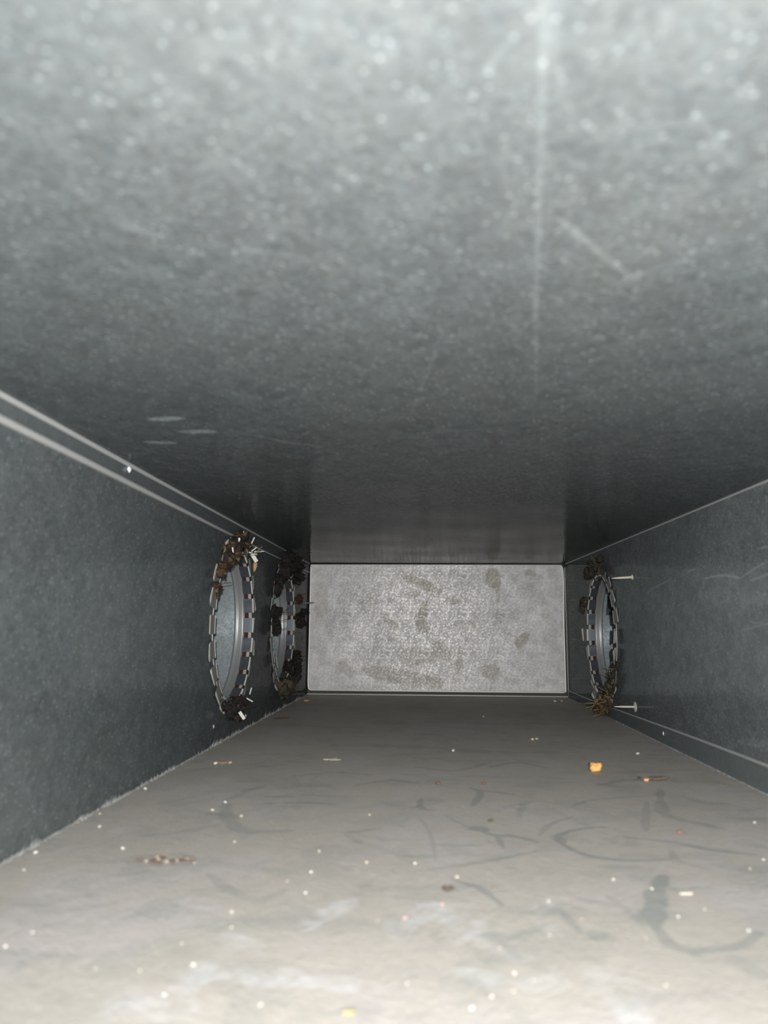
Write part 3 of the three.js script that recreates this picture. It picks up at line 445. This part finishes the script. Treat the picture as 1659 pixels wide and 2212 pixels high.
clump('ochre fibrous crust at the bottom of the right collar', H3, [[168, 0.083, 0.004, 0.008], [178, 0.082, 0.006, 0.008], [160, 0.086, 0.005, 0.007], [172, 0.092, 0.006, 0.007], [153, 0.084, 0.004, 0.006], [185, 0.087, 0.006, 0.006]], OCHRE, 411, { fibres: 10, fibreColor: [0.26, 0.19, 0.09] });
clump('brown stained crust on the near lower rim of the right collar', H3, [[136, 0.080, 0.003, 0.006], [127, 0.081, 0.004, 0.006], [144, 0.081, 0.004, 0.006], [117, 0.081, 0.003, 0.005]], [OLIVE[0], [0.09, 0.065, 0.028], [0.18, 0.14, 0.08]], 421, { fibres: 6, fibreColor: [0.2, 0.15, 0.07] });
clump('small olive flake on the far rim of the right collar', H3, [[-62, 0.088, 0.005, 0.005], [-66, 0.087, 0.008, 0.004]], OLIVE, 431, { fibres: 1 });

function pin(label, side, z, y, len, r, headR, lift, mat, pre) {
  const t = thing('metal_pin', label, 'pin'); t.position.set(side < 0 ? XL : XR, y, z); t.rotation.z = side < 0 ? lift : Math.PI - lift;   // local +x points into the duct
  const prof = [[r * 1.1, 0], [r, len * 0.2], [r * 0.95, len * 0.62], [r * 0.45, len * 0.9], [0.00008, len]].map(([a, b]) => new THREE.Vector2(a, b)), g = new THREE.LatheGeometry(prof, 14); g.rotateZ(-Math.PI / 2); mesh('shank', g, mat, t);
  if (headR) { const hp = [[0.0001, 0.0001], [headR * 0.96, 0.0001], [headR, 0.0005], [headR * 0.9, 0.0011], [r * 1.3, 0.0015], [r, 0.0026]].map(([a, b]) => new THREE.Vector2(a, b)), hg = new THREE.LatheGeometry(hp, 22); hg.rotateZ(-Math.PI / 2); mesh('head', hg, mat, t); }
  return t;
}
const paleSteel = new THREE.MeshPhysicalMaterial({ color: new THREE.Color().setRGB(0.62, 0.58, 0.47), metalness: 0.2, roughness: 0.5 });
pin('pale flat-headed pin beside the top of the right collar', 1, -0.8103, 0.1567, 0.0225, 0.0013, 0.0030, -0.06, paleSteel);
pin('pale flat-headed pin beside the bottom of the right collar', 1, -0.8211, 0.0232, 0.0225, 0.0011, 0.0054, 0.0, paleSteel);
pin('long pin with its point against the end panel, beside the farther left collar', -1, -1.1207, 0.1372, 0.0225, 0.0011, 0.002, 0.10, new THREE.MeshPhysicalMaterial({ color: new THREE.Color().setRGB(0.22, 0.21, 0.17), metalness: 0.5, roughness: 0.4 }));
pin('short thin pin low beside the farther left collar', -1, -1.0792, 0.0365, 0.0125, 0.0007, 0.0014, -0.03, new THREE.MeshPhysicalMaterial({ color: new THREE.Color().setRGB(0.4, 0.38, 0.3), metalness: 0.4, roughness: 0.4 }));
pin('thin pale pin beside the brown top crust of the nearer left collar', -1, -0.812, 0.1833, 0.0115, 0.0009, 0.0015, 0.05, paleSteel);

{ // a dry husk on a curled stalk at the far rim of the nearer collar
  const t = thing('dry_husk', 'tan teardrop husk on a thin curled stalk at the nearer left collar', 'husk'); t.position.set(-0.1835, 0.1605, -0.803);
  const g = new THREE.LatheGeometry([[0.0001, 0], [0.0012, 0.002], [0.0024, 0.006], [0.0023, 0.009], [0.0012, 0.013], [0.0004, 0.0165]].map(([a, b]) => new THREE.Vector2(a, b)), 14), p = g.attributes.position; for (let i = 0; i < p.count; i++) { const y = p.getY(i); p.setX(i, p.getX(i) + 0.10 * y - 6 * (y - 0.006) ** 2 + 0.0002); p.setZ(i, p.getZ(i) * 0.7); } g.computeVertexNormals();
  mesh('husk', g, flat(0.44, 0.27, 0.13, 0.6), t); mesh('stalk', tubeAlong([[0.0012, 0.015, 0], [0.0022, 0.020, 0], [0.0045, 0.0245, 0], [0.0078, 0.0275, 0]], 0.00035, 14, 5), flat(0.36, 0.32, 0.22), t);
}
tag(mesh('bark_sliver', (() => { const g = lump(0.0022, 77, 0.5, 2, 1.7, 0.45, 0.5); g.rotateZ(-0.5); return g; })(), flat(0.13, 0.022, 0.012)), 'small dark red sliver on the left wall next to the end panel', 'sliver').position.set(-0.1843, 0.0682, -1.12);
tag(mesh('sealant_drop', lump(0.0013, 91, 0.3, 2, 0.8, 1.5, 1.0), flat(0.72, 0.74, 0.74, 0.5)), 'white drop of sealant on the top left seam strip', 'sealant').position.set(XL + 0.0022, 0.1988, -0.4528);
tag(mesh('sealant_drop', lump(0.0009, 95, 0.3, 2, 0.7, 1.7, 0.8), flat(0.66, 0.66, 0.68, 0.5)), 'tiny white fleck on the bottom right seam strip', 'sealant').position.set(XR - 0.0022, 0.0095, -0.723);
tag(mesh('sealant_drop', lump(0.0008, 97, 0.3, 2, 0.7, 1.8, 0.8), flat(0.5, 0.52, 0.52, 0.6)), 'tiny pale fleck low on the left wall under the nearer collar', 'sealant').position.set(XL + 0.0004, 0.0165, -0.675);

// what lies on the floor
const paleMats = [flat(0.54, 0.51, 0.43, 0.7), flat(0.62, 0.60, 0.54, 0.6), flat(0.44, 0.38, 0.29, 0.7)], crumbShapes = [0, 1, 2, 3].map((k) => lump(1, 500 + k, 0.4, 2, 1.1, 0.7, 0.95));
function lying(name, g, m, x, z, s, label, category, group, squash = 1) { const o = mesh(name, g, m); o.scale.set(s, s * squash, s); o.position.set(x, 0, z); o.geometry.computeBoundingBox(); o.position.y = -o.geometry.boundingBox.min.y * s * squash - 0.0001; return tag(o, label, category, group); }
const spillTan = flat(0.33, 0.275, 0.215, 0.8);
const CRUMB_LABELS = { 27: 'white crumb on the far floor, alone in front of the end panel', 28: 'larger of two white crumbs in the back right corner of the floor', 29: 'smaller of two white crumbs in the back right corner of the floor', 30: 'thin pale crumb on the far floor, left of the two tan crumbs', 31: 'pale crumb on the right floor between the orange pebble and the seam strip',
  0: 'pale crumb next to the left wall lint, the farthest back along it', 8: 'upper of two pale crumbs close together by the left wall lint', 9: 'lower of two pale crumbs close together by the left wall lint', 10: 'pale crumb touching the lint at the left edge of the photo', 11: 'pale crumb at the left edge, left of the rust-brown spill', 12: 'pale crumb just behind the left end of the rust-brown spill', 18: 'blurred pale crumb at the very front of the floor, left of its middle', 40: 'blurred pale crumb at the front right corner of the floor', 46: 'upper of two pale crumbs at the right edge of the photo', 47: 'lower of two pale crumbs at the right edge of the photo', 48: 'pale crumb near the right edge, just under the seam strip' };
CRUMBS.forEach(([x, z], k) => { const s = Math.min(0.0017, 0.0015 * Math.abs(z) + 0.0002) * rr(0.7, 1.2) * (z > -0.33 ? 0.8 : 1), own = CRUMB_LABELS[k], o = lying('crumb', crumbShapes[k % 4], paleMats[Math.floor(rand() * 3)], x, z, s, own ?? 'tiny pale crumb, one of many scattered over the front half of the dusty floor', 'crumb', own ? undefined : 'tiny pale crumbs scattered over the front floor'); o.rotation.y = rr(0, 6.28); });
for (const [x, z, s] of [[-0.1231, -0.3471, 0.0009], [-0.1206, -0.3541, 0.0007], [-0.1139, -0.3468, 0.001], [-0.1102, -0.3497, 0.0007], [-0.1016, -0.347, 0.0006], [-0.1185, -0.350, 0.0008], [-0.1065, -0.3525, 0.0006]]) lying('crumb', crumbShapes[Math.floor(rand() * 4)], spillTan, x, z, s, 'pale crumb in the rust-brown spill on the floor', 'crumb', 'pale crumbs in the rust-brown spill');
lying('pebble', lump(1, 611, 0.5, 3, 1.12, 0.9, 0.9), flat(0.80, 0.42, 0.13, 0.6), 0.1226, -0.5804, 0.0034, 'bright orange pebble on the floor toward the right', 'pebble');
lying('seed', lump(1, 622, 0.4, 3, 1.9, 0.55, 0.8), flat(0.44, 0.27, 0.07, 0.6), -0.1672, -1.0792, 0.0026, 'yellow-brown seed on the floor in front of the end panel left corner', 'seed');
{ const o = lying('twig', (() => { const g = tubeAlong([[-6, 0, 0], [-3, 0.3, 0.6], [0, 0.1, -0.3], [3.5, 0.4, 0.4], [7, 0, 0]], 0.55, 24, 7); g.rotateY(0.3); return g; })(), flat(0.06, 0.028, 0.018), -0.165, -0.8785, 0.0013, 'thin dark brown twig on the floor near the left wall', 'twig'); }
lying('flake', lump(1, 633, 0.9, 3, 2.3, 0.3, 1.2), flat(0.15, 0.105, 0.075), 0.1545, -0.5545, 0.0032, 'flat brown flake on the floor near the right seam strip', 'flake');
lying('crumb', lump(1, 644, 0.4, 2, 1.2, 0.7, 1), flat(0.72, 0.42, 0.24), 0.1498, -0.549, 0.0014, 'salmon-coloured crumb touching the flat brown flake', 'crumb');
lying('flake', lump(1, 655, 0.9, 3, 1.9, 0.35, 1.1), flat(0.26, 0.19, 0.13), -0.1540, -0.5897, 0.0022, 'tan flake with pale ends on the floor near the left wall', 'flake');
lying('crumb', crumbShapes[1], paleMats[1], -0.1590, -0.588, 0.0013, 'pale crumb at the left end of the tan flake', 'crumb'); lying('crumb', crumbShapes[2], paleMats[2], -0.1487, -0.5905, 0.0013, 'pale crumb at the right end of the tan flake', 'crumb');
lying('flake', lump(1, 666, 0.9, 3, 2.2, 0.28, 1.3), flat(0.40, 0.38, 0.33), -0.0734, -0.6123, 0.0026, 'thin greyish flake lying alone left of the floor middle', 'flake');
lying('crumb', crumbShapes[0], flat(0.62, 0.45, 0.26), 0.0985, -0.7372, 0.0014, 'left one of two tan crumbs close together on the far floor', 'crumb'); lying('crumb', crumbShapes[3], paleMats[2], 0.1026, -0.7406, 0.0015, 'right one of two tan crumbs close together on the far floor', 'crumb');
lying('straw_bit', (() => { const g = new THREE.CapsuleGeometry(0.40, 3.6, 4, 10); g.rotateZ(Math.PI / 2); g.rotateY(0.1); return g; })(), flat(0.44, 0.41, 0.34), 0.1014, -0.3225, 0.0012, 'short pale straw bit on the floor at the lower right', 'straw');
lying('speck', lump(1, 677, 0.5, 2, 1.5, 0.5, 0.9), flat(0.10, 0.095, 0.06), 0.0344, -0.4306, 0.0011, 'dark olive speck beside a rubbed trail in the middle of the floor', 'speck');
{ const o = lying('insect_bit', lump(1, 688, 0.6, 3, 1.6, 0.6, 0.9), flat(0.075, 0.06, 0.045), 0.0083, -0.3196, 0.0012, 'dark dead insect bit with thin legs on the floor', 'insect'); for (const [a, b] of [[-1, 0.5], [1, 0.7], [-0.5, -0.8], [1.2, -0.5], [1.7, 0.1]]) mesh('leg', tubeAlong([[0, 0.2, 0], [a, 0.7, b], [a * 1.9, -0.2, b * 1.7]], 0.1, 8, 5), flat(0.07, 0.055, 0.04), o); }
lying('speck', lump(1, 699, 0.5, 2, 1.2, 0.5, 0.9), flat(0.17, 0.15, 0.12), 0.0264, -0.3236, 0.0008, 'grey-brown speck right of the insect bit', 'speck');
lying('speck', lump(1, 711, 0.5, 2, 1.3, 0.6, 0.9), flat(0.17, 0.07, 0.05), 0.0381, -0.5302, 0.0012, 'reddish speck on the floor, right one of a pair', 'speck'); lying('speck', lump(1, 713, 0.5, 2, 1.3, 0.6, 0.9), flat(0.15, 0.08, 0.06), 0.0076, -0.5276, 0.0012, 'reddish speck on the floor, left one of a pair', 'speck');
lying('speck', lump(1, 715, 0.5, 2, 1.0, 0.6, 0.9), flat(0.40, 0.26, 0.26), -0.0078, -0.2899, 0.0009, 'pink speck at the edge of the whitish floor smear', 'speck'); lying('speck', lump(1, 717, 0.5, 2, 1.0, 0.6, 0.9), flat(0.42, 0.27, 0.23), 0.0057, -0.3047, 0.0008, 'salmon-pink speck just behind the whitish floor smear', 'speck');
lying('speck', lump(1, 719, 0.5, 2, 1.6, 0.5, 0.9), flat(0.22, 0.13, 0.08), 0.1291, -0.4147, 0.0012, 'brown speck on the floor among the rubbed trails at the right', 'speck');
lying('speck', lump(1, 721, 0.5, 2, 1.4, 0.5, 0.9), flat(0.34, 0.28, 0.15), -0.021, -0.2204, 0.0012, 'blurred olive-brown speck at the very front of the floor', 'speck');

// lint that has gathered in the corners
function fringe(label, n, place, lo, hi, mat) {
  const P = [], I = []; for (let k = 0; k < n; k++) { const [x, y, z, nx, tall = 1] = place(), h = rr(lo, hi) * (0.3 + 0.7 * rand() ** 2) * tall, w = rr(0.0002, 0.0006), b = P.length / 3, lean = rr(-0.5, 0.5) * h; P.push(x, y, z - w, x, y, z + w, x + nx * w * 1.6, y, z, x + nx * h * rr(0.02, 0.35), y + h, z + lean); I.push(b, b + 1, b + 3, b + 1, b + 2, b + 3, b + 2, b, b + 3); }
  const g = new THREE.BufferGeometry(); g.setAttribute('position', new THREE.Float32BufferAttribute(P, 3)); g.setIndex(I); g.computeVertexNormals(); return tag(mesh('dust_lint', g.toNonIndexed(), mat), label, 'dust', null, 'stuff');
}
fringe('pale lint gathered in the bottom left corner of the duct', 2400, () => { let z = -0.2 - 0.95 * rand() ** 1.3; const tuft = vnoise(z * 55, 3, 7); return [XL + 0.0002 + 0.0026 * rand() ** 1.5, -0.0002, z, 1, 0.35 + 1.3 * tuft * tuft]; }, 0.0008, 0.0060, flat(0.30, 0.305, 0.295));
fringe('pale lint along the foot of the bottom right seam strip', 900, () => { const z = -0.3 - 0.6 * rand(); return [XR - 0.0018 - 0.0016 * rand() ** 1.5, -0.0002, z, -1]; }, 0.0004, 0.0014, flat(0.55, 0.56, 0.60));
renderer.render(scene, camera);
